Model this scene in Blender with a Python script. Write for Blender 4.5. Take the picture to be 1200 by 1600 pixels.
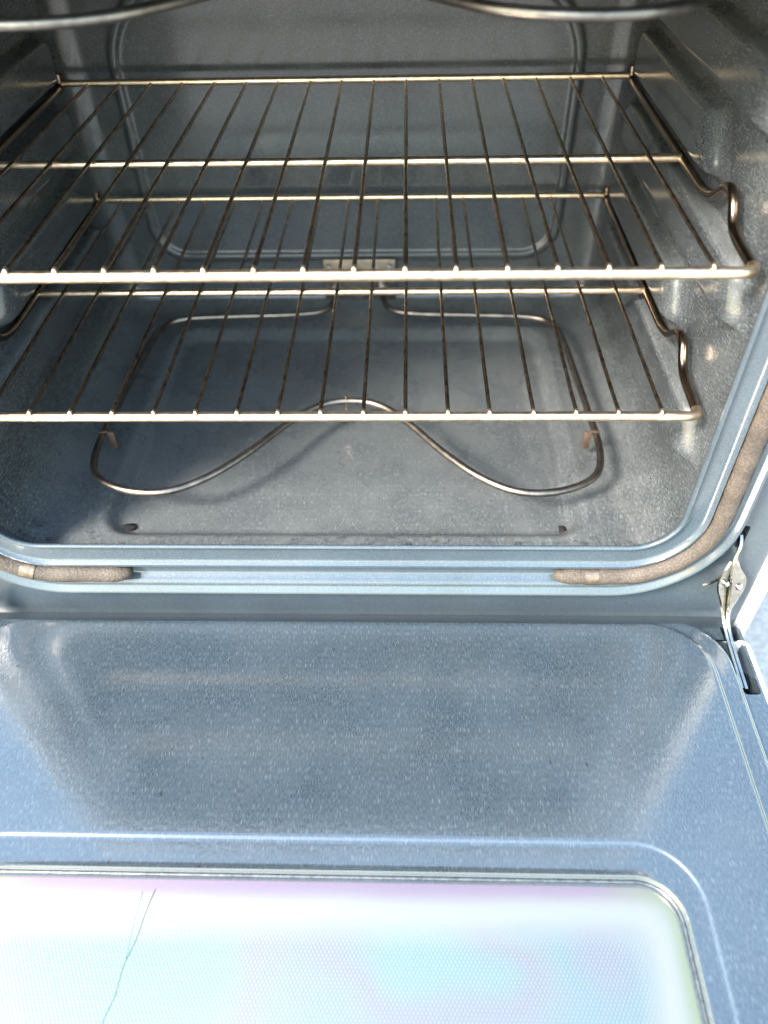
import bpy, bmesh, math, random
from mathutils import Vector, Matrix
random.seed(7)
S = bpy.context.scene
C = S.collection
for o in list(bpy.data.objects):
    bpy.data.objects.remove(o)

# ------------------------------------------------------------------ camera
cam_d = bpy.data.cameras.new('camera')
cam = bpy.data.objects.new('camera', cam_d)
C.objects.link(cam)
PITCH, YAW, ROLL = 0.7868, 0.0427, -0.0278
def cam_axes(p, y, r):
    F = Vector((0, math.cos(p), -math.sin(p))); U = Vector((0, math.sin(p), math.cos(p))); R = Vector((1, 0, 0))
    R2 = R*math.cos(r) + U*math.sin(r); U2 = U*math.cos(r) - R*math.sin(r)
    Z = Matrix.Rotation(y, 3, 'Z')
    return Z @ R2, Z @ U2, Z @ F
R_, U_, F_ = cam_axes(PITCH, YAW, ROLL)
M = Matrix.Identity(4)
for i in range(3):
    M[i][0], M[i][1], M[i][2] = R_[i], U_[i], -F_[i]
M.translation = (0.0017, -0.4794, 0.2541)
cam.matrix_world = M
cam_d.sensor_fit = 'VERTICAL'
cam_d.sensor_height = 36.0
cam_d.lens = 1198.24/1600*36.0
cam_d.clip_start = 0.01
cam_d.clip_end = 5000
cam_d.dof.use_dof = True
cam_d.dof.focus_distance = 0.66
cam_d.dof.aperture_fstop = 3.6
S.camera = cam
S.render.resolution_x, S.render.resolution_y = 768, 1024

# ------------------------------------------------------------------ sky and sun
SUN_DIR = Vector((-0.76, -0.62, 0.82)).normalized()      # towards the sun: front left of the range
SUN_EL = math.asin(SUN_DIR.z)
SUN_AZ = math.atan2(SUN_DIR.x, SUN_DIR.y)
w = bpy.data.worlds.new('World')
S.world = w
w.use_nodes = True
nt = w.node_tree
sky = nt.nodes.new('ShaderNodeTexSky')
sky.sky_type = 'NISHITA'
sky.sun_disc = False
sky.sun_elevation = SUN_EL
sky.sun_rotation = SUN_AZ
sky.dust_density = 1.6
sky.air_density = 2.0
sky.ozone_density = 2.5
bg = nt.nodes['Background']
bg.inputs['Strength'].default_value = 0.15
nt.links.new(sky.outputs[0], bg.inputs['Color'])
sd = bpy.data.lights.new('sun', 'SUN')
sd.energy = 2.1
sd.angle = math.radians(14)
sd.color = (1.0, 0.92, 0.83)
sun = bpy.data.objects.new('sun', sd)
C.objects.link(sun)
sun.rotation_euler = (-SUN_DIR).to_track_quat('-Z', 'Y').to_euler()
S.view_settings.view_transform = 'Standard'
S.view_settings.look = 'None'
S.view_settings.gamma = 1.0
S.view_settings.use_curve_mapping = False
S.view_settings.exposure = 2.85

# ------------------------------------------------------------------ materials
def new_mat(name):
    m = bpy.data.materials.new(name)
    m.use_nodes = True
    t = m.node_tree
    return m, t, t.nodes['Principled BSDF']
def nd(t, typ, **kw):
    n = t.nodes.new(typ)
    for k, v in kw.items():
        if k in ('operation', 'blend_type', 'feature', 'data_type', 'noise_dimensions'):
            setattr(n, k, v)
        else:
            n.inputs[k].default_value = v
    return n
def coords(t, scale=(1, 1, 1)):
    g = t.nodes.new('ShaderNodeNewGeometry')          # world metres: every object stays where it stands
    mp = t.nodes.new('ShaderNodeMapping')
    mp.inputs['Scale'].default_value = scale
    t.links.new(g.outputs['Position'], mp.inputs['Vector'])
    return mp.outputs[0]
def ramp(t, fac, stops):
    r = t.nodes.new('ShaderNodeValToRGB')
    e = r.color_ramp.elements
    while len(e) < len(stops): e.new(0.5)
    for i, (p, c) in enumerate(stops):
        e[i].position = p
        e[i].color = (*c, 1) if len(c) == 3 else c
    t.links.new(fac, r.inputs[0])
    return r.outputs[0]
def mixc(t, fac, a, b, mode='MIX'):
    m = t.nodes.new('ShaderNodeMix'); m.data_type = 'RGBA'; m.blend_type = mode
    for s, v in ((m.inputs[0], fac), (m.inputs[6], a), (m.inputs[7], b)):
        if hasattr(v, 'links') or hasattr(v, 'is_linked'): t.links.new(v, s)
        elif isinstance(v, (int, float)): s.default_value = v
        else: s.default_value = (*v, 1)
    return m.outputs[2]
def math_n(t, op, a, b=0.0, clamp=False):
    m = t.nodes.new('ShaderNodeMath'); m.operation = op; m.use_clamp = clamp
    for s, v in ((m.inputs[0], a), (m.inputs[1], b)):
        if isinstance(v, (int, float)): s.default_value = v
        else: t.links.new(v, s)
    return m.outputs[0]
def noise(t, vec, scale, detail=3, rough=0.55):
    n = nd(t, 'ShaderNodeTexNoise', Scale=scale, Detail=detail, Roughness=rough)
    t.links.new(vec, n.inputs['Vector'])
    return n.outputs['Fac']
def bump(t, p, h, strength, dist):
    b = nd(t, 'ShaderNodeBump', Strength=strength, Distance=dist)
    t.links.new(h, b.inputs['Height'])
    t.links.new(b.outputs[0], p.inputs['Normal'])

def enamel(name, base, fleck, rough=(0.10, 0.26), grime=0.35, stretch=(1, 0.20, 1), fleck_amt=0.5, residue=0.0, ior=1.55, bump_s=0.12, marks=0.88, up_lighten=0.0):
    """speckled porcelain enamel: dark glaze, fine pale flecks, dusty film, painted-in light on up-facing surfaces, baked-on marks"""
    m, t, p = new_mat(name)
    v = coords(t)
    vs = coords(t, stretch)
    big = noise(t, v, 9, 4, 0.6)
    col = mixc(t, ramp(t, big, [(0.3, (0, 0, 0)), (0.72, (1, 1, 1))]), base, tuple(c*1.45 for c in base))
    vo = nd(t, 'ShaderNodeTexVoronoi', Scale=820.0)
    t.links.new(vs, vo.inputs['Vector'])
    sel = ramp(t, vo.outputs['Color'], [(0.52, (0, 0, 0)), (0.86, (1, 1, 1))])
    dist = ramp(t, vo.outputs['Distance'], [(0.18, (1, 1, 1)), (0.5, (0, 0, 0))])
    fine = ramp(t, noise(t, vs, 1300, 2, 0.7), [(0.42, (0, 0, 0)), (0.72, (1, 1, 1))])
    fl = math_n(t, 'MULTIPLY', math_n(t, 'MULTIPLY', sel, dist), fleck_amt)
    fl = math_n(t, 'ADD', fl, math_n(t, 'MULTIPLY', fine, fleck_amt*0.8), True)
    # dusty film in patches
    film = ramp(t, noise(t, v, 13, 5, 0.6), [(0.36, (0, 0, 0)), (0.80, (1, 1, 1))])
    film = math_n(t, 'MULTIPLY', film, grime)
    if up_lighten:                                          # up-facing surfaces painted paler, standing in for light on the floor
        nz = t.nodes.new('ShaderNodeSeparateXYZ'); gg = t.nodes.new('ShaderNodeNewGeometry')
        t.links.new(gg.outputs['True Normal'], nz.inputs[0])
        up = ramp(t, nz.outputs[2], [(0.25, (0, 0, 0)), (0.95, (1, 1, 1))])
        film = math_n(t, 'ADD', film, math_n(t, 'MULTIPLY', math_n(t, 'MULTIPLY', up, up_lighten), math_n(t, 'ADD', noise(t, v, 40, 5, 0.6), 0.35)), True)
    col = mixc(t, film, col, (0.115, 0.122, 0.118))
    if residue:
        st = noise(t, coords(t, (45, 4, 30)), 1.6, 5, 0.7)
        gp = t.nodes.new('ShaderNodeSeparateXYZ'); t.links.new(v, gp.inputs[0])
        rs = math_n(t, 'MULTIPLY', ramp(t, st, [(0.52, (0, 0, 0)), (0.70, (1, 1, 1))]), residue)
        rs = math_n(t, 'MULTIPLY', rs, ramp(t, math_n(t, 'ABSOLUTE', math_n(t, 'SUBTRACT', gp.outputs[0], 0.16)), [(0.02, (1, 1, 1)), (0.09, (0.12, 0.12, 0.12))]))
        rs = math_n(t, 'MULTIPLY', rs, math_n(t, 'LESS_THAN', gp.outputs[2], -0.262))
        col = mixc(t, rs, col, (0.34, 0.34, 0.32))
        sc = ramp(t, noise(t, coords(t, (1, 1.6, 1)), 55, 5, 0.75), [(0.54, (0, 0, 0)), (0.62, (1, 1, 1))])
        sc = math_n(t, 'MULTIPLY', sc, ramp(t, gp.outputs[1], [(0.020, (0.7, 0.7, 0.7)), (0.034, (0, 0, 0))]))
        sc = math_n(t, 'MULTIPLY', sc, math_n(t, 'LESS_THAN', gp.outputs[2], -0.262))
        col = mixc(t, sc, col, (0.010, 0.010, 0.011))
    col = mixc(t, math_n(t, 'MULTIPLY', fl, math_n(t, 'SUBTRACT', 1.0, math_n(t, 'MULTIPLY', film, 0.2))), col, fleck)
    # small burnt specks
    vb = nd(t, 'ShaderNodeTexVoronoi', Scale=75.0)
    t.links.new(coords(t, (1, 0.5, 1)), vb.inputs['Vector'])
    spk = math_n(t, 'MULTIPLY', ramp(t, vb.outputs['Color'], [(marks, (0, 0, 0)), (marks+0.02, (1, 1, 1))]),
                 ramp(t, vb.outputs['Distance'], [(0.03, (0.8, 0.8, 0.8)), (0.12, (0, 0, 0))]))
    col = mixc(t, spk, col, (0.012, 0.012, 0.014))
    t.links.new(col, p.inputs['Base Color'])
    rg = math_n(t, 'ADD', math_n(t, 'MULTIPLY', noise(t, v, 30, 5, 0.7), rough[1]-rough[0]), rough[0])
    rg = math_n(t, 'ADD', rg, math_n(t, 'MULTIPLY', film, 0.5), True)
    t.links.new(rg, p.inputs['Roughness'])
    p.inputs['IOR'].default_value = ior
    bump(t, p, math_n(t, 'ADD', noise(t, v, 260, 3, 0.6), math_n(t, 'MULTIPLY', noise(t, v, 25, 3), 1.6)), bump_s, 0.0011)
    return m

def metal(name, ca, cb, rough=(0.15, 0.4), scale=120, metallic=1.0):
    m, t, p = new_mat(name)
    v = coords(t)
    n = noise(t, v, scale, 4, 0.65)
    t.links.new(mixc(t, ramp(t, n, [(0.35, (0, 0, 0)), (0.68, (1, 1, 1))]), ca, cb), p.inputs['Base Color'])
    p.inputs['Metallic'].default_value = metallic
    rg = math_n(t, 'ADD', math_n(t, 'MULTIPLY', noise(t, v, scale*2.3, 3), rough[1]-rough[0]), rough[0])
    t.links.new(rg, p.inputs['Roughness'])
    bump(t, p, noise(t, v, scale*6, 2), 0.12, 0.0005)
    return m

M_CAV = enamel('cavity_enamel', (0.0158, 0.0186, 0.0222), (0.20, 0.222, 0.23), rough=(0.045, 0.18), grime=0.30, fleck_amt=0.42, up_lighten=0.30, residue=0.13, bump_s=0.05)
M_FLOOR = M_CAV
M_FRAME = enamel('frame_enamel', (0.030, 0.042, 0.052), (0.17, 0.20, 0.22), rough=(0.06, 0.16), grime=0.10, fleck_amt=0.25, ior=1.65, bump_s=0.06)
M_DOOR = enamel('door_enamel', (0.018, 0.0265, 0.034), (0.14, 0.165, 0.18), rough=(0.05, 0.15), grime=0.12, fleck_amt=0.28, ior=1.85, bump_s=0.08, marks=0.80)
M_CHROME = metal('rack_chrome', (0.92, 0.74, 0.53), (0.64, 0.46, 0.30), (0.22, 0.42), 90)
M_WIRE = metal('rack_wire_metal', (0.34, 0.27, 0.21), (0.13, 0.10, 0.08), (0.18, 0.42), 70)
M_ELEM = metal('element_metal', (0.24, 0.21, 0.185), (0.12, 0.11, 0.10), (0.28, 0.5), 80)
M_BROIL = metal('broil_metal', (0.24, 0.23, 0.21), (0.14, 0.13, 0.12), (0.28, 0.45), 60)
M_STEEL = metal('bracket_steel', (0.62, 0.61, 0.58), (0.42, 0.41, 0.39), (0.16, 0.36), 150)
M_CLIP = metal('clip_metal', (0.18, 0.12, 0.085), (0.11, 0.075, 0.055), (0.35, 0.6), 200, 0.7)
M_ROD = metal('rack_side_metal', (0.30, 0.23, 0.17), (0.16, 0.12, 0.09), (0.10, 0.28), 90)  # browned chrome, darker than the front bar: dark reflections painted into its colour
M_TAN = metal('tan_clip_metal', (0.24, 0.19, 0.14), (0.13, 0.10, 0.075), (0.35, 0.5), 200, 0.8)
M_SEAL = metal('seal_metal', (0.16, 0.16, 0.15), (0.08, 0.08, 0.078), (0.15, 0.35), 200, 0.9)
M_ZINC = metal('zinc_steel', (0.40, 0.39, 0.35), (0.24, 0.235, 0.21), (0.14, 0.34), 160, 1.0)
M_DARKM = metal('dark_metal', (0.035, 0.035, 0.035), (0.02, 0.02, 0.02), (0.4, 0.6), 60, 0.3)

def gasket_mat():
    m, t, p = new_mat('gasket_braid')
    v = coords(t)
    n = noise(t, v, 45, 4, 0.7)
    wv = nd(t, 'ShaderNodeTexVoronoi', Scale=520.0)
    t.links.new(v, wv.inputs['Vector'])
    col = mixc(t, ramp(t, n, [(0.35, (0, 0, 0)), (0.7, (1, 1, 1))]), (0.052, 0.040, 0.031), (0.112, 0.086, 0.064))
    col = mixc(t, ramp(t, wv.outputs['Distance'], [(0.1, (1, 1, 1)), (0.6, (0, 0, 0))]), mixc(t, 0.55, col, (0.020, 0.016, 0.013)), col)
    t.links.new(col, p.inputs['Base Color'])
    p.inputs['Roughness'].default_value = 0.75
    bump(t, p, wv.outputs['Distance'], 0.5, 0.001)
    return m
M_GASK = gasket_mat()
M_CHAR = metal('charred_crumb', (0.022, 0.020, 0.018), (0.010, 0.009, 0.008), (0.85, 0.95), 300, 0.0)
M_CHAR.node_tree.nodes['Principled BSDF'].inputs['Specular IOR Level'].default_value = 0.1

def white_mat():
    m, t, p = new_mat('white_paint')
    v = coords(t)
    n = noise(t, v, 22, 5, 0.65)
    t.links.new(mixc(t, ramp(t, n, [(0.45, (0, 0, 0)), (0.8, (1, 1, 1))]), (0.78, 0.78, 0.76), (0.62, 0.60, 0.56)), p.inputs['Base Color'])
    p.inputs['Roughness'].default_value = 0.25
    bump(t, p, noise(t, v, 400, 2), 0.06, 0.0005)
    return m
M_WHITE = white_mat()

def glass_mat():
    """oven window: heat-reflecting coated pane (thin film, thickness drifting) with a printed dot screen"""
    m, t, p = new_mat('coated_window_glass')
    v = coords(t)
    g = t.nodes.new('ShaderNodeNewGeometry')
    sp = t.nodes.new('ShaderNodeSeparateXYZ')
    t.links.new(g.outputs['Position'], sp.inputs[0])
    # dot screen, hexagonal, pitch about 2.7 mm, stops short of the edge
    K = 2*math.pi/0.0027
    a = math_n(t, 'COSINE', math_n(t, 'MULTIPLY', sp.outputs[0], K))
    b = math_n(t, 'COSINE', math_n(t, 'MULTIPLY', sp.outputs[1], K*0.577))
    dots = ramp(t, math_n(t, 'ADD', math_n(t, 'MULTIPLY', math_n(t, 'MULTIPLY', a, b), 0.5), 0.5), [(0.5, (0, 0, 0)), (0.68, (1, 1, 1))])
    dx = math_n(t, 'SUBTRACT', 0.263-0.026, math_n(t, 'ABSOLUTE', math_n(t, 'ADD', sp.outputs[0], 0.066)))
    dy = math_n(t, 'SUBTRACT', 0.096-0.024, math_n(t, 'ABSOLUTE', math_n(t, 'ADD', sp.outputs[1], 0.376)))
    inside = math_n(t, 'MULTIPLY', math_n(t, 'MINIMUM', dx, dy), 90.0, True)
    dots = math_n(t, 'MULTIPLY', dots, inside)
    n = noise(t, coords(t, (1.0, 1.3, 1)), 6.5, 2, 0.4)
    # the coating's thickness drifts along the pane, and thins towards its masked edge
    th = math_n(t, 'ADD', n, math_n(t, 'MULTIPLY', math_n(t, 'ADD', sp.outputs[0], 0.066), 0.45))
    inner = ramp(t, th, [(0.28, (0.327, 0.386, 0.258)), (0.42, (0.368, 0.382, 0.253)), (0.50, (0.442, 0.299, 0.241)), (0.56, (0.423, 0.331, 0.244)), (0.66, (0.350, 0.345, 0.253)), (0.76, (0.432, 0.304, 0.244)), (0.88, (0.350, 0.359, 0.248))])
    ex = math_n(t, 'SUBTRACT', 0.263, math_n(t, 'ABSOLUTE', math_n(t, 'ADD', sp.outputs[0], 0.066)))
    ey = math_n(t, 'SUBTRACT', 0.098, math_n(t, 'ABSOLUTE', math_n(t, 'ADD', sp.outputs[1], 0.374)))
    ed = math_n(t, 'SMOOTH_MIN', ex, ey); ed.node.inputs[2].default_value = 0.03
    ed = math_n(t, 'ADD', ed, math_n(t, 'MULTIPLY', math_n(t, 'SUBTRACT', n, 0.5), 0.012))
    corner = math_n(t, 'SUBTRACT', 1.0, math_n(t, 'MULTIPLY', ex, 16.0), True)
    rim = mixc(t, corner, (0.48, 0.265, 0.245), (0.44, 0.385, 0.14))
    wht = (0.65, 0.47, 0.305)
    film = mixc(t, ramp(t, ed, [(0.006, (0, 0, 0)), (0.017, (1, 1, 1))]), rim, wht)
    film = mixc(t, ramp(t, ed, [(0.024, (0, 0, 0)), (0.044, (1, 1, 1))]), film, inner)
    col = mixc(t, math_n(t, 'MULTIPLY', dots, 0.62), mixc(t, inside, film, mixc(t, 1.0, film, (0.95, 0.95, 0.97), 'MULTIPLY')), (0.72, 0.56, 0.38))
    dirt = ramp(t, noise(t, coords(t, (60, 16, 1)), 2.0, 5, 0.7), [(0.60, (0, 0, 0)), (0.75, (1, 1, 1))])
    col = mixc(t, math_n(t, 'MULTIPLY', dirt, 0.14), col, (0.28, 0.28, 0.26))
    t.links.new(col, p.inputs['Base Color'])
    p.inputs['Metallic'].default_value = 1.0
    p.inputs['Roughness'].default_value = 0.16
    p.inputs['Coat Weight'].default_value = 1.0
    p.inputs['Coat Roughness'].default_value = 0.04
    bump(t, p, noise(t, v, 12, 2), 0.05, 0.002)
    return m
M_GLASS = glass_mat()

def ground_mat():
    m, t, p = new_mat('concrete')
    v = coords(t)
    a = noise(t, v, 3, 6, 0.65); b = noise(t, v, 140, 3, 0.6)
    col = mixc(t, a, (0.30, 0.28, 0.26), (0.42, 0.40, 0.37))
    col = mixc(t, ramp(t, b, [(0.4, (0, 0, 0)), (0.65, (1, 1, 1))]), mixc(t, 0.5, col, (0.16, 0.13, 0.12)), col)
    t.links.new(col, p.inputs['Base Color'])
    p.inputs['Roughness'].default_value = 0.85
    bump(t, p, b, 0.4, 0.003)
    return m
M_GROUND = ground_mat()

# ------------------------------------------------------------------ mesh helpers
def link(name, bm, mat, parent=None, smooth=True, sharp=40):
    me = bpy.data.meshes.new(name)
    bmesh.ops.recalc_face_normals(bm, faces=bm.faces)
    bm.to_mesh(me); bm.free()
    me.materials.append(mat)
    if smooth:
        me.polygons.foreach_set('use_smooth', [True]*len(me.polygons))
        if sharp: me.set_sharp_from_angle(angle=math.radians(sharp))
    o = bpy.data.objects.new(name, me)
    C.objects.link(o)
    if parent: o.parent = parent
    return o
def empty(name, loc, label, cat, group=None):
    o = bpy.data.objects.new(name, None)
    o.empty_display_size = 0.05
    C.objects.link(o)
    o.location = loc
    o['label'] = label; o['category'] = cat
    if group: o['group'] = group
    return o
def rr(x0, x1, y0, y1, r, n=14):
    """rounded rectangle, counter-clockwise"""
    pts = []
    for cx, cy, a0 in ((x1-r, y1-r, 0), (x0+r, y1-r, 90), (x0+r, y0+r, 180), (x1-r, y0+r, 270)):
        for k in range(n+1):
            a = math.radians(a0 + 90*k/n)
            pts.append((cx + r*math.cos(a), cy + r*math.sin(a)))
    return pts
def rr4(x0, x1, y0, y1, rt, rb, n=14):
    pts = []
    for cx, cy, a0, r in ((x1-rt, y1-rt, 0, rt), (x0+rt, y1-rt, 90, rt), (x0+rb, y0+rb, 180, rb), (x1-rb, y0+rb, 270, rb)):
        for k in range(n+1):
            a = math.radians(a0 + 90*k/n)
            pts.append((cx + r*math.cos(a), cy + r*math.sin(a)))
    return pts
def loft(bm, loops, cap_last=False, cap_first=False):
    vs = [[bm.verts.new(p) for p in L] for L in loops]
    n = len(vs[0])
    for a, b in zip(vs, vs[1:]):
        for i in range(n):
            j = (i+1) % n
            bm.faces.new((a[i], a[j], b[j], b[i]))
    if cap_last: bm.faces.new(vs[-1])
    if cap_first: bm.faces.new(list(reversed(vs[0])))
    return vs
def tube(bm, pts, r, seg=10, caps=True, closed=False, squash=None):
    P = [Vector(p) for p in pts]
    n = len(P)
    T = []
    for i in range(n):
        a = P[i-1] if (i > 0 or closed) else P[i]
        b = P[(i+1) % n] if (i < n-1 or closed) else P[i]
        T.append((b-a).normalized())
    up = Vector((0, 0, 1)) if abs(T[0].z) < 0.9 else Vector((0, 1, 0))
    N = (up - T[0]*up.dot(T[0])).normalized()
    rings = []
    for i in range(n):
        N = (N - T[i]*N.dot(T[i])).normalized()
        B = T[i].cross(N)
        ri = r[i] if isinstance(r, (list, tuple)) else r
        rings.append([bm.verts.new(P[i] + (N*math.cos(2*math.pi*k/seg) + B*math.sin(2*math.pi*k/seg))*ri) for k in range(seg)])
    m = n if closed else n-1
    for i in range(m):
        a, b = rings[i], rings[(i+1) % n]
        for k in range(seg):
            j = (k+1) % seg
            bm.faces.new((a[k], a[j], b[j], b[k]))
    if caps and not closed:
        bm.faces.new(list(reversed(rings[0]))); bm.faces.new(rings[-1])
def smooth_path(pts, r, n=6):
    """polyline with its corners rounded to radius about r"""
    P = [Vector(p) for p in pts]
    out = [P[0]]
    for a, b, c in zip(P, P[1:], P[2:]):
        d1 = min(r, (a-b).length*0.48); d2 = min(r, (c-b).length*0.48)
        p1 = b + (a-b).normalized()*d1; p2 = b + (c-b).normalized()*d2
        for k in range(n+1):
            s = k/n
            out.append(p1*(1-s)**2 + b*2*s*(1-s) + p2*s*s)
    out.append(P[-1])
    return out
def catmull(pts, n=10):
    P = [Vector(p) for p in pts]
    out = []
    for i in range(len(P)-1):
        p0 = P[max(i-1, 0)]; p1 = P[i]; p2 = P[i+1]; p3 = P[min(i+2, len(P)-1)]
        for k in range(n):
            t = k/n
            out.append(0.5*((2*p1) + (p2-p0)*t + (2*p0-5*p1+4*p2-p3)*t*t + (3*p1-p0-3*p2+p3)*t**3))
    out.append(P[-1])
    return out
def box(bm, x0, x1, y0, y1, z0, z1, bev=0.0):
    r = bmesh.ops.create_cube(bm, size=1)
    bmesh.ops.scale(bm, vec=(x1-x0, y1-y0, z1-z0), verts=r['verts'])
    bmesh.ops.translate(bm, vec=((x0+x1)/2, (y0+y1)/2, (z0+z1)/2), verts=r['verts'])
    if bev:
        ed = list({e for v in r['verts'] for e in v.link_edges})
        bmesh.ops.bevel(bm, geom=ed, offset=bev, segments=2, affect='EDGES', profile=0.5)
def plate_with_holes(bm, outer, holes):
    """flat fill between an outer loop and hole loops (3-D points in one plane)"""
    edges = []
    for L in [outer] + holes:
        vs = [bm.verts.new(p) for p in L]
        edges += [bm.edges.new((vs[i], vs[(i+1) % len(vs)])) for i in range(len(vs))]
    bmesh.ops.triangle_fill(bm, edges=edges, use_beauty=True, use_dissolve=False)

# ------------------------------------------------------------------ ground
XC = -0.066
GZ = -0.66
bm = bmesh.new()
bmesh.ops.create_grid(bm, x_segments=8, y_segments=8, size=800)
bmesh.ops.translate(bm, vec=(0, 0, GZ), verts=bm.verts)
gr = link('ground', bm, M_GROUND, smooth=False)
gr['kind'] = 'structure'

# ------------------------------------------------------------------ the range
oven = empty('kitchen_range', (XC, 0.2, GZ), 'white kitchen range with speckled grey enamel oven cavity and its door folded down', 'oven')
oven_inv = Matrix.Translation((-XC, -0.2, -GZ))
def part(name, bm, mat, parent=oven, **kw):
    bmesh.ops.transform(bm, matrix=oven_inv, verts=bm.verts)
    return link(name, bm, mat, parent, **kw)

X0, X1 = XC-0.312, XC+0.312          # cavity side walls
Z0, Z1 = -0.275, 0.192               # cavity floor and ceiling
YB, YS = 0.440, 0.405                # back plane, where its corner radius starts
CR = 0.045

# front frame: a stamped flange around the opening, lofted outwards ring by ring
bm = bmesh.new()
loops = [[(x, 0.004, z) for x, z in rr(X0, X1, Z0, Z1, CR)]]
mx0, mx1, mz0, mz1 = XC-0.302, XC+0.302, -0.250, 0.180
def fl(d, y, r=None):
    dx = d*0.8
    return [(x, y, z) for x, z in rr(mx0-dx, mx1+dx, mz0-d, mz1+d, 0.038+d*0.95)]
for d, y in ((0.0006, -0.0178), (0.0, -0.0190), (0.0002, -0.0204), (0.0014, -0.0216), (0.0032, -0.0216), (0.0046, -0.0202), (0.0058, -0.0178), (0.0072, -0.0174), (0.0085, -0.0174),
             (0.0205, -0.0174), (0.022, -0.0176), (0.024, -0.0190), (0.0258, -0.0212), (0.028, -0.0212), (0.0300, -0.0185), (0.0312, -0.012), (0.0325, -0.0095),
             (0.047, -0.0095), (0.0495, -0.0105), (0.0515, -0.0155), (0.0535, -0.0182), (0.0565, -0.0184), (0.0590, -0.0190), (0.0615, -0.0225), (0.0645, -0.0232), (0.0668, -0.0205), (0.0685, -0.0135), (0.0705, -0.0100)):
    loops.append(fl(d, y))
loft(bm, loops)
def slot_loop(cx, y, z0, z1, hw):
    return [(x, y, z) for x, z in rr(cx-hw, cx+hw, z0, z1, hw*0.98, 5)]
SX = 0.2975
slots = [(SX, -0.261, -0.233), (2*XC-SX, -0.261, -0.233)]
outer = [(x, -0.010, z) for x, z in rr(XC-0.3935, XC+0.3935, -0.60, 0.275, 0.003, 3)]
plate_with_holes(bm, outer, [fl(0.0705, -0.010)] + [slot_loop(cx, -0.010, a, b, 0.0036) for cx, a, b in slots])
bmesh.ops.remove_doubles(bm, verts=bm.verts, dist=1e-5)
for cx, a, b in slots:
    loft(bm, [slot_loop(cx, -0.010, a, b, 0.0036), slot_loop(cx, 0.015, a, b, 0.0036)], cap_last=True)
part('front_frame', bm, M_FRAME, sharp=50)

# side walls, each a folded sheet with embossed rack ledges
def side_wall(sgn):
    bm = bmesh.new()
    sec = []
    wx = 0.312
    for k in range(13):
        a = math.radians(90*k/12)
        sec.append((wx-CR+CR*math.sin(a), Z0+CR-CR*math.cos(a)))
    for k in range(1, 12):
        sec.append((wx, Z0+CR+(Z1-Z0-2*CR)*k/12))
    for k in range(13):
        a = math.radians(90*k/12)
        sec.append((wx-CR+CR*math.cos(a), Z1-CR+CR*math.sin(a)))
    rows = []
    for y in (0.004, 0.1, 0.2, 0.3, YS):
        rows.append([bm.verts.new((XC+sgn*u, y, z)) for u, z in sec])
    for a, b in zip(rows, rows[1:]):
        for i in range(len(a)-1):
            bm.faces.new((a[i], a[i+1], b[i+1], b[i]))
    wall = part('side_wall', bm, M_CAV, sharp=60)
    for zb, zt, yf in ((-0.185, -0.146, 0.040), (-0.119, -0.081, 0.150), (-0.055, -0.016, 0.040), (0.011, 0.049, 0.150), (0.070, 0.105, 0.060)):
        bm = bmesh.new()
        L = []
        H = 0.0150
        for off, h in ((0.012, -0.0015), (0.008, 0.0006), (0.0055, 0.003), (0.004, 0.007), (0.0025, 0.011), (0.0, 0.0138), (-0.004, H), (-0.009, H)):
            ring = []
            for y, z in rr(yf-off*2.6, 0.398+off*0.3, zb-off*0.55, zt+off*0.55, 0.011+off*0.55, 7):
                # the front end leans, its lower corner further forward
                ring.append((XC+sgn*(wx-h), y - 0.55*(0.5-(z-zb)/(zt-zb))*0.035*max(0, 1-(y-yf)/0.05), z))
            L.append(ring)
        loft(bm, L, cap_last=True)
        part('rack_ledge', bm, M_CAV, wall, sharp=70)
side_wall(1); side_wall(-1)

# ceiling
bm = bmesh.new()
vs = [bm.verts.new(p) for p in ((X0+CR, 0.004, Z1), (X1-CR, 0.004, Z1), (X1-CR, YS, Z1), (X0+CR, YS, Z1))]
bm.faces.new(vs)
part('cavity_ceiling', bm, M_CAV, smooth=False)

# floor with a pressed pan
bm = bmesh.new()
fx0, fx1 = X0+CR, X1-CR
L = [[(x, y, Z0) for x, y in rr(fx0, fx1, 0.004, YS, 0.0005)]]
px0, px1, py0, py1 = -0.297, 0.176, 0.014, 0.382
for off, z, in ((0.003, 0), (0.0, 0), (-0.0025, -0.0006), (-0.006, -0.0032), (-0.011, -0.0080), (-0.0145, -0.0105), (-0.018, -0.0112), (-0.021, -0.0112)):
    L.append([(x, y, Z0+z) for x, y in rr(px0-off, px1+off, py0-off, py1+off, 0.034+off*0.8)])
loft(bm, L, cap_last=True)
part('cavity_floor', bm, M_FLOOR, sharp=60)

# back wall: radius corners, flat, raised panel
bm = bmesh.new()
L = []
for k in range(9):
    a = math.radians(90*k/8)
    s = 1-math.cos(a)
    L.append([(x, YS+(YB-YS)*math.sin(a), z) for x, z in rr(X0+0.031*s, X1-0.031*s, Z0+0.018*s, Z1-0.025*s, CR-0.012*s)])
L.append([(x, YB, z) for x, z in rr(X0+0.034, X1-0.034, Z0+0.021, Z1-0.028, CR-0.013)])
bx0, bx1, bz0, bz1 = XC-0.256, XC+0.256, -0.212, 0.094
for off, y in ((0.005, YB), (0.002, YB), (0.0, YB-0.0003), (-0.0016, YB-0.0022), (-0.0032, YB-0.0046), (-0.0048, YB-0.0052), (-0.0085, YB-0.0052), (-0.0101, YB-0.0045), (-0.0117, YB-0.0020), (-0.0135, YB-0.0011), (-0.0155, YB-0.001), (-0.0185, YB-0.001)):
    L.append([(x, y, z) for x, z in rr4(bx0-off, bx1+off, bz0-off, bz1+off, 0.084+off*0.8, 0.046+off*0.8)])
loft(bm, L, cap_last=True)
part('cavity_back_wall', bm, M_CAV, sharp=60)

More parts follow.
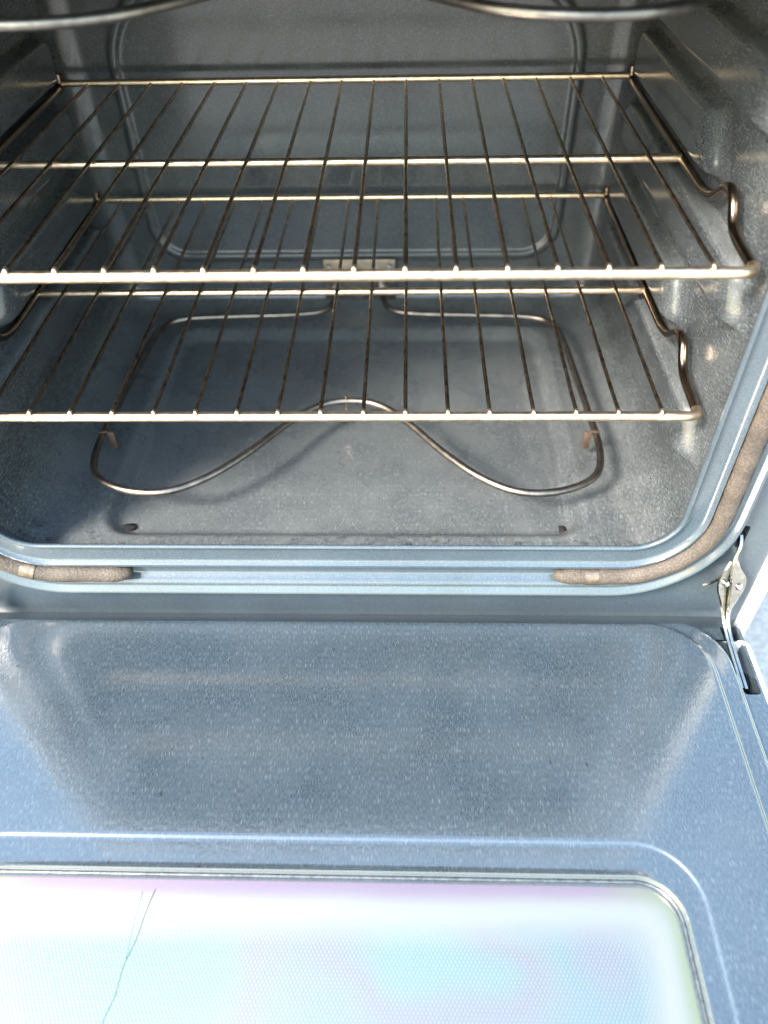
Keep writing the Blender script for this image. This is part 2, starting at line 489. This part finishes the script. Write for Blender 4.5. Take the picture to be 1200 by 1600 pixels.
# gasket rope in the groove: round the sides and top, open along the bottom
gd = 0.0405
gx0, gx1, gz0, gz1 = mx0-gd*0.8, mx1+gd*0.8, mz0-gd, mz1+gd
gr_ = 0.038+gd*0.95
path = [(0.138, -0.016, gz0)]
for k in range(1, 12): path.append((0.138+(gx1-gr_-0.138)*k/12, -0.0185, gz0))
def arc(cx, cz, a0, a1, n=22):
    return [(cx+gr_*math.cos(math.radians(a0+(a1-a0)*k/n)), -0.0185, cz+gr_*math.sin(math.radians(a0+(a1-a0)*k/n))) for k in range(n+1)]
path += arc(gx1-gr_, gz0+gr_, -90, 0)
path += arc(gx1-gr_, gz1-gr_, 0, 90)
path += arc(gx0+gr_, gz1-gr_, 90, 180)
path += arc(gx0+gr_, gz0+gr_, 180, 270)
for k in range(1, 9): path.append((gx0+gr_+(-0.258-gx0-gr_)*k/9, -0.0185, gz0))
path.append((-0.256, -0.016, gz0))
dense = []
for a, b in zip(path, path[1:]):
    a, b = Vector(a), Vector(b)
    m = max(1, int((b-a).length/0.004))
    for k in range(m): dense.append(a.lerp(b, k/m))
dense.append(Vector(path[-1]))
nD = len(dense)
rad = []
for i in range(nD):
    e = min(i, nD-1-i)*0.004
    rad.append((0.0046 + 0.0039*min(1, e/0.012)) + 0.00035*math.sin(i*0.9) + random.uniform(-.0002, .0002))
bm = bmesh.new()
tube(bm, dense, rad, 14)
gas = part('door_gasket', bm, M_GASK, sharp=80)
# crimped clips near the rope ends
for cxp, s in ((0.170, 1), (-0.352, -1)):
    bm = bmesh.new()
    zc = gz0 + (0.0 if s > 0 else 0.0055)
    dz = 0.0 if s > 0 else -0.0022
    tube(bm, [(cxp-0.006, -0.0185, zc-dz), (cxp, -0.0185, zc), (cxp+0.006, -0.0185, zc+dz)], 0.0090, 14)
    part('gasket_clip', bm, M_TAN, gas, sharp=40)

# bake element
EZ = -0.246
ECX = -0.060
half = [(0.030, 0.452, -0.238), (0.030, 0.405, -0.240), (0.040, 0.378, EZ), (0.075, 0.366, EZ), (0.150, 0.362, EZ), (0.215, 0.356, EZ), (0.238, 0.334, EZ), (0.246, 0.28, EZ), (0.251, 0.18, EZ), (0.253, 0.110, EZ), (0.243, 0.070, EZ),
        (0.212, 0.049, EZ), (0.172, 0.045, EZ), (0.136, 0.063, EZ), (0.100, 0.100, EZ), (0.060, 0.153, EZ), (0.030, 0.181, EZ), (0.0, 0.188, EZ)]
pts = [(ECX+x, y, z) for x, y, z in half] + [(ECX-x, y, z) for x, y, z in reversed(half[:-1])]
bm = bmesh.new()
tube(bm, catmull(pts, 8), 0.0037, 12)
bake = part('bake_element', bm, M_ELEM, sharp=80)
bm = bmesh.new(); box(bm, ECX-0.046, ECX+0.046, 0.4285, 0.4335, -0.262, -0.206, 0.0012)
part('mounting_plate', bm, M_ELEM, bake)
for sx in (-1, 1):
    bm = bmesh.new(); tube(bm, [(ECX+sx*0.030, 0.430, -0.238), (ECX+sx*0.030, 0.415, -0.239)], 0.0062, 14)
    part('terminal_collar', bm, M_STEEL, bake, sharp=40)
    bm = bmesh.new(); tube(bm, [(ECX+sx*0.0385, 0.430, -0.215), (ECX+sx*0.0385, 0.4262, -0.215)], [0.0042, 0.003], 12)
    part('screw', bm, M_STEEL, bake, sharp=40)
    # flat support foot on the side run
    bm = bmesh.new()
    xx = ECX+sx*0.2515
    box(bm, xx-sx*0.0065-0.0036, xx-sx*0.0065+0.0036, 0.1295, 0.1315, -0.264, -0.2425, 0.0006)
    box(bm, xx-0.0045, xx+0.0045, 0.1290, 0.1325, -0.2425, -0.2412, 0.0003)
    part('support_foot', bm, M_CLIP, bake)
bm = bmesh.new(); tube(bm, [(ECX-0.004, 0.186, -0.266), (ECX-0.004, 0.186, -0.237)], 0.0010, 8)
part('support_pin', bm, M_ROD, bake)

# broil element under the ceiling
BZ = 0.1425
half = [(0.030, 0.45, BZ), (0.030, 0.40, BZ), (0.05, 0.37, BZ), (0.12, 0.36, BZ), (0.205, 0.35, BZ), (0.238, 0.32, BZ), (0.252, 0.25, BZ), (0.254, 0.13, BZ), (0.248, 0.085, BZ), (0.228, 0.052, BZ), (0.195, 0.034, BZ), (0.158, 0.032, BZ),
        (0.118, 0.046, BZ), (0.085, 0.078, BZ), (0.045, 0.125, BZ), (0, 0.145, BZ)]
pts = [(ECX+x, y, z) for x, y, z in half] + [(ECX-x, y, z) for x, y, z in reversed(half[:-1])]
bm = bmesh.new()
tube(bm, catmull(pts, 8), 0.0037, 12)
broil = part('broil_element', bm, M_BROIL, sharp=80)
for sx in (-1, 1):
    bm = bmesh.new(); tube(bm, [(ECX+sx*0.2525, 0.20, BZ), (ECX+sx*0.2525, 0.20, Z1)], 0.0016, 8)
    part('hanger', bm, M_CLIP, broil)

# outer body
for sgn in (1, -1):
    bm = bmesh.new()
    xa, xb = sorted((XC+sgn*0.3950, XC+sgn*0.4065))
    box(bm, xa, xb, -0.016, 0.56, GZ+0.02, 0.278, 0.002)
    part('side_panel', bm, M_WHITE)
bm = bmesh.new(); box(bm, XC-0.4065, XC+0.4065, -0.017, 0.565, 0.281, 0.312, 0.004)
part('cooktop', bm, M_WHITE)
bm = bmesh.new(); box(bm, XC-0.372, XC+0.372, 0.545, 0.555, GZ+0.02, 0.268, 0.001)
part('rear_panel', bm, M_DARKM)
bm = bmesh.new(); box(bm, XC-0.371, XC+0.371, -0.034, -0.012, GZ+0.06, -0.376, 0.004)
part('storage_drawer', bm, M_WHITE)

# ------------------------------------------------------------------ the door, folded down level
DZ = -0.3215
bm = bmesh.new()
def dl(x1, y0, y1, r, z):
    h = x1-XC
    return [(x, y, z) for x, y in rr(XC-h, XC+h, y0, y1, r)]
D = []
def step(x1, y0, y1, r, prof):
    for off, dz in prof: D.append(dl(x1+off, y0-off, y1+off, max(0.004, r+off), DZ+dz))
# outer terrace, inner terrace (going inwards), then the window recess
step(0.291, -0.510, -0.0370, 0.055, ((0.0032, -0.0120), (0.0018, -0.0116), (0.0008, -0.0103), (-0.0008, -0.0066), (-0.0018, -0.0054), (-0.0034, -0.0050), (-0.0050, -0.0050)))
step(0.272, -0.492, -0.0480, 0.052, ((0.0050, -0.0050), (0.0030, -0.0050), (0.0016, -0.0046), (0.0006, -0.0036), (-0.0008, -0.0014), (-0.0018, -0.0004), (-0.0034, 0.0), (-0.0055, 0.0)))
step(0.212, -0.487+0.01, -0.2490, 0.045, ((0.0030, 0.0), (0.0010, 0.0), (0.0, -0.0004), (-0.0008, -0.0012), (-0.0018, -0.0016), (-0.0040, -0.0016)))
step(0.198, -0.474, -0.2710, 0.033, ((0.0035, -0.0016), (0.0015, -0.0016), (0.0002, -0.0008), (-0.0010, -0.0007), (-0.0022, -0.0026), (-0.0030, -0.0060), (-0.0048, -0.0070), (-0.0062, -0.0068), (-0.0070, -0.0092)))
loft(bm, D)
yb = -0.0135
outer = []
for x, y in rr(XC-0.377, XC+0.377, -0.535, yb, 0.006, 4):
    outer.append((x, y, DZ-0.0120))
    if abs(y-(yb-0.006)) < 1e-6 and x < XC: outer += [(x, -0.0465, DZ-0.0120), (x, -0.13, DZ-0.0120), (x, -0.3, DZ-0.0120)]
outer += [(XC+0.377, -0.3, DZ-0.0120), (XC+0.377, -0.13, DZ-0.0120), (XC+0.377, -0.0465, DZ-0.0120)]
def hole(cx, z):
    return [(x, y, z) for x, y in rr(cx-0.0075, cx+0.0075, -0.116, -0.040, 0.0035, 3)]
HX = 0.3015
plate_with_holes(bm, outer, [D[0]] + [hole(c, DZ-0.0120) for c in (HX, 2*XC-HX)])
bmesh.ops.remove_doubles(bm, verts=bm.verts, dist=1e-5)
for c in (HX, 2*XC-HX):
    loft(bm, [hole(c, DZ-0.0120), hole(c, DZ-0.040)], cap_last=True)
for v in bm.verts:
    if v.co.y > -0.0465: v.co.z -= 0.75*(v.co.y+0.0465)          # hinge-side edge rolls down towards the oven
door = part('oven_door', bm, M_DOOR, sharp=50)
door['label'] = 'speckled blue-grey inner face of the open oven door'
# pane
bm = bmesh.new()
P0 = [(x, y, DZ-0.0086) for x, y in rr(XC-0.263, XC+0.263, -0.472, -0.276, 0.026)]
P1 = [(x, y, DZ-0.0126) for x, y, _ in P0]
loft(bm, [P1, P0], cap_last=True, cap_first=True)
part('window_pane', bm, M_GLASS, door, sharp=30)
# rope seal bead between recess and pane
bm = bmesh.new()
tube(bm, [(x, y, DZ-0.0062) for x, y in rr(XC-0.2605, XC+0.2605, -0.4705, -0.2745, 0.0285)], 0.0016, 8, closed=True)
part('window_seal', bm, M_SEAL, door, sharp=80)
# outer skin of the door: white tray
bm = bmesh.new()
O = []
for off, z in ((-0.0015, DZ-0.0128), (0.002, DZ-0.0105), (0.0035, DZ-0.0125), (0.0040, DZ-0.018), (0.0040, DZ-0.038), (0.001, DZ-0.042)):
    O.append([(x, y, z) for x, y in rr(XC-0.3775-off, XC+0.3775+off, -0.536-off, min(yb+off*0.2, -0.060), 0.006+max(0, off), 4)])
loft(bm, O, cap_last=True)
part('outer_skin', bm, M_WHITE, door, sharp=50)
# long dried drip marks on the pane
for pp, rr_ in ((((-0.180, -0.284), (-0.1835, -0.300), (-0.186, -0.318), (-0.1905, -0.335), (-0.1915, -0.352), (-0.1955, -0.368), (-0.196, -0.395)), 0.00032), (((-0.189, -0.286), (-0.190, -0.305), (-0.190, -0.330)), 0.00018)):
    bm = bmesh.new()
    tube(bm, catmull([(x, y, DZ-0.0086) for x, y in pp], 6), rr_, 6)
    part('hair_streak', bm, M_DARKM, door)

# hinge arms
for sgn in (1, -1):
    hx = XC + sgn*(SX-XC)
    def arm(prof, th):
        """strip of steel: (x offset, y, z, width, twist) per station; twist 0 = edge-on plate, 90 = flat to the front"""
        bm = bmesh.new()
        L = []
        for i, (bx, y, z, wdt, tw) in enumerate(prof):
            a = prof[max(i-1, 0)]; b = prof[min(i+1, len(prof)-1)]
            d = Vector((0, b[1]-a[1], b[2]-a[2])).normalized()
            n0 = Vector((0, -d.z, d.y)); X = Vector((sgn, 0, 0))
            c_, s_ = math.cos(math.radians(tw)), math.sin(math.radians(tw))
            wv = n0*c_ + X*s_; tv = X*c_ - n0*s_
            c = Vector((hx+sgn*bx, y, z))
            ring = []
            for u, v in ((-.5, -.5), (-.5, .5), (-.25, .62), (0, .7), (.25, .62), (.5, .5), (.5, -.5), (.25, -.38), (0, -.3), (-.25, -.38)):
                ring.append(c + wv*(u*wdt) + tv*(v*th))
            L.append(ring)
        loft(bm, L, cap_last=True, cap_first=True)
        return bm
    def dens(prof):
        P = catmull([Vector((p[0], p[1], p[2])) for p in prof], 6)
        W = catmull([Vector((p[3], p[4], 0)) for p in prof], 6)
        return [(a.x, a.y, a.z, b.x, b.y) for a, b in zip(P, W)]
    prof = [(0.0, 0.006, -0.247, 0.012, 0), (-0.001, -0.012, -0.251, 0.011, 10), (-0.003, -0.019, -0.262, 0.008, 30), (-0.002, -0.023, -0.273, 0.010, 55), (0.0025, -0.027, -0.284, 0.017, 62), (0.004, -0.030, -0.294, 0.018, 62),
            (0.002, -0.035, -0.306, 0.013, 55), (0.0, -0.041, -0.319, 0.008, 30), (0.0005, -0.058, -0.331, 0.006, 10), (0.0015, -0.108, -0.339, 0.006, 0)]
    hinge = part('hinge_arm', arm(dens(prof), 0.0024), M_ZINC, sharp=40)
    prof2 = [(-0.007, -0.022, -0.266, 0.004, 40), (-0.0095, -0.027, -0.279, 0.013, 66), (-0.009, -0.031, -0.292, 0.014, 66), (-0.006, -0.036, -0.306, 0.010, 55), (-0.004, -0.044, -0.321, 0.007, 30), (-0.0035, -0.062, -0.330, 0.005, 10), (-0.0025, -0.108, -0.337, 0.004, 0)]
    part('link_plate', arm(dens(prof2), 0.0022), M_ZINC, hinge, sharp=40)
    prof3 = [(-0.011, -0.026, -0.283, 0.006, 80), (-0.018, -0.026, -0.291, 0.006, 80), (-0.023, -0.024, -0.296, 0.004, 80)]
    part('spring_tab', arm(dens(prof3), 0.0016), M_ZINC, hinge, sharp=40)
    for bx, y, z, r in ((0.0038, -0.0300, -0.291, 0.0034), (-0.009, -0.0310, -0.286, 0.0030)):
        bm = bmesh.new()
        tube(bm, [(hx+sgn*bx, y+0.004, z-0.002), (hx+sgn*bx, y-0.0015, z+0.001), (hx+sgn*bx, y-0.0030, z+0.002)], [r, r, r*0.6], 14)
        part('rivet', bm, M_ZINC, hinge, sharp=40)

# ------------------------------------------------------------------ oven racks
SP = 0.034
def make_rack(loc, label):
    rk = empty('oven_rack', loc, label, 'oven rack', 'wire racks inside the oven')
    xr, xl = 0.2355, -0.068*2-0.2355
    BR = 0.0041
    rear = 0.4145
    side = [(0, rear+0.004, 0.012), (0, rear+0.004, -0.001), (0, 0.135, -0.001), (0, 0.112, 0.004), (0, 0.090, 0.0215), (0, 0.076, 0.0210), (0, 0.062, 0.004), (0, 0.048, 0.0), (0, 0.0, 0.0)]
    R0 = 0.0105                                   # bend between front bar and side rods
    bm = bmesh.new()
    tube(bm, smooth_path([(xl+0.0015, 0.0090, 0), (xl+0.0025, 0.0, 0), (xr-0.0025, 0.0, 0), (xr-0.0015, 0.0090, 0)], 0.008, 7), BR, 12)
    link('front_bar', bm, M_CHROME, rk, sharp=80)
    for x in (xr, xl):
        bm = bmesh.new()
        tube(bm, smooth_path([(x, y, z) for _, y, z in side[:-1]] + [(x+(0.0015 if x < 0 else -0.0015), 0.0075, 0.0)], 0.0085, 6), BR*0.96, 12)
        link('side_rod', bm, M_ROD, rk, sharp=80)
    bm = bmesh.new(); tube(bm, [(xl+0.002, 0.200, 0), (xr-0.002, 0.200, 0)], 0.0036, 12)
    link('cross_bar', bm, M_CHROME, rk, sharp=80)
    bm = bmesh.new(); tube(bm, [(xl+0.004, rear, 0.004), (xr-0.004, rear, 0.004)], 0.0036, 12)
    link('rear_bar', bm, M_CHROME, rk, sharp=80)
    bm = bmesh.new()
    z = 0.0060
    tube(bm, smooth_path([(0, -0.0024, 0.0022), (0, -0.0022, z), (0, 0.02, z-0.0008), (0, rear-0.004, z-0.003), (0, rear+0.001, z-0.003)], 0.003, 4), 0.0017, 8)
    me = None
    for i in range(-10, 7):
        if me is None:
            o = link('wire', bm, M_WIRE, rk, sharp=80); me = o.data
            me.materials.append(M_CHROME)
            for pl in me.polygons:
                if pl.center.y < 0.005: pl.material_index = 1          # welded tip, plated like the bar
        else:
            o = bpy.data.objects.new('wire', me); C.objects.link(o); o.parent = rk
        o.location = (i*SP + random.uniform(-.0006, .0006), 0, 0)
        o.rotation_euler = (0, 0, random.uniform(-.0015, .0015))
    return rk
make_rack((0, 0, 0), 'upper chrome wire rack in the oven, nearer the broil element')
make_rack((0, 0.012, -0.130), 'lower chrome wire rack in the oven, just above the bake element')

# ------------------------------------------------------------------ burnt crumbs on the floor
def crumb(x, y, s, lab, n):
    bm = bmesh.new()
    bmesh.ops.create_icosphere(bm, subdivisions=2, radius=s)
    for v in bm.verts:
        k = random.uniform(0.6, 1.3)
        v.co = Vector((v.co.x*k*1.5, v.co.y*k, abs(v.co.z)*k*0.35))
    o = link('burnt_crumb', bm, M_CHAR, None, sharp=0)
    o.location = (x, y, Z0-0.0112 + max(0.0, 0.036-y)*0.5)
    o.rotation_euler = (0, 0, n)
    o['label'] = lab; o['category'] = 'crumb'; o['group'] = 'burnt crumbs on the oven floor'
crumb(-0.272, 0.034, 0.0055, 'black burnt crumb in the front left corner of the oven floor', 0.4)
crumb(0.152, 0.033, 0.0040, 'black burnt crumb at the front right of the oven floor', 2.0)
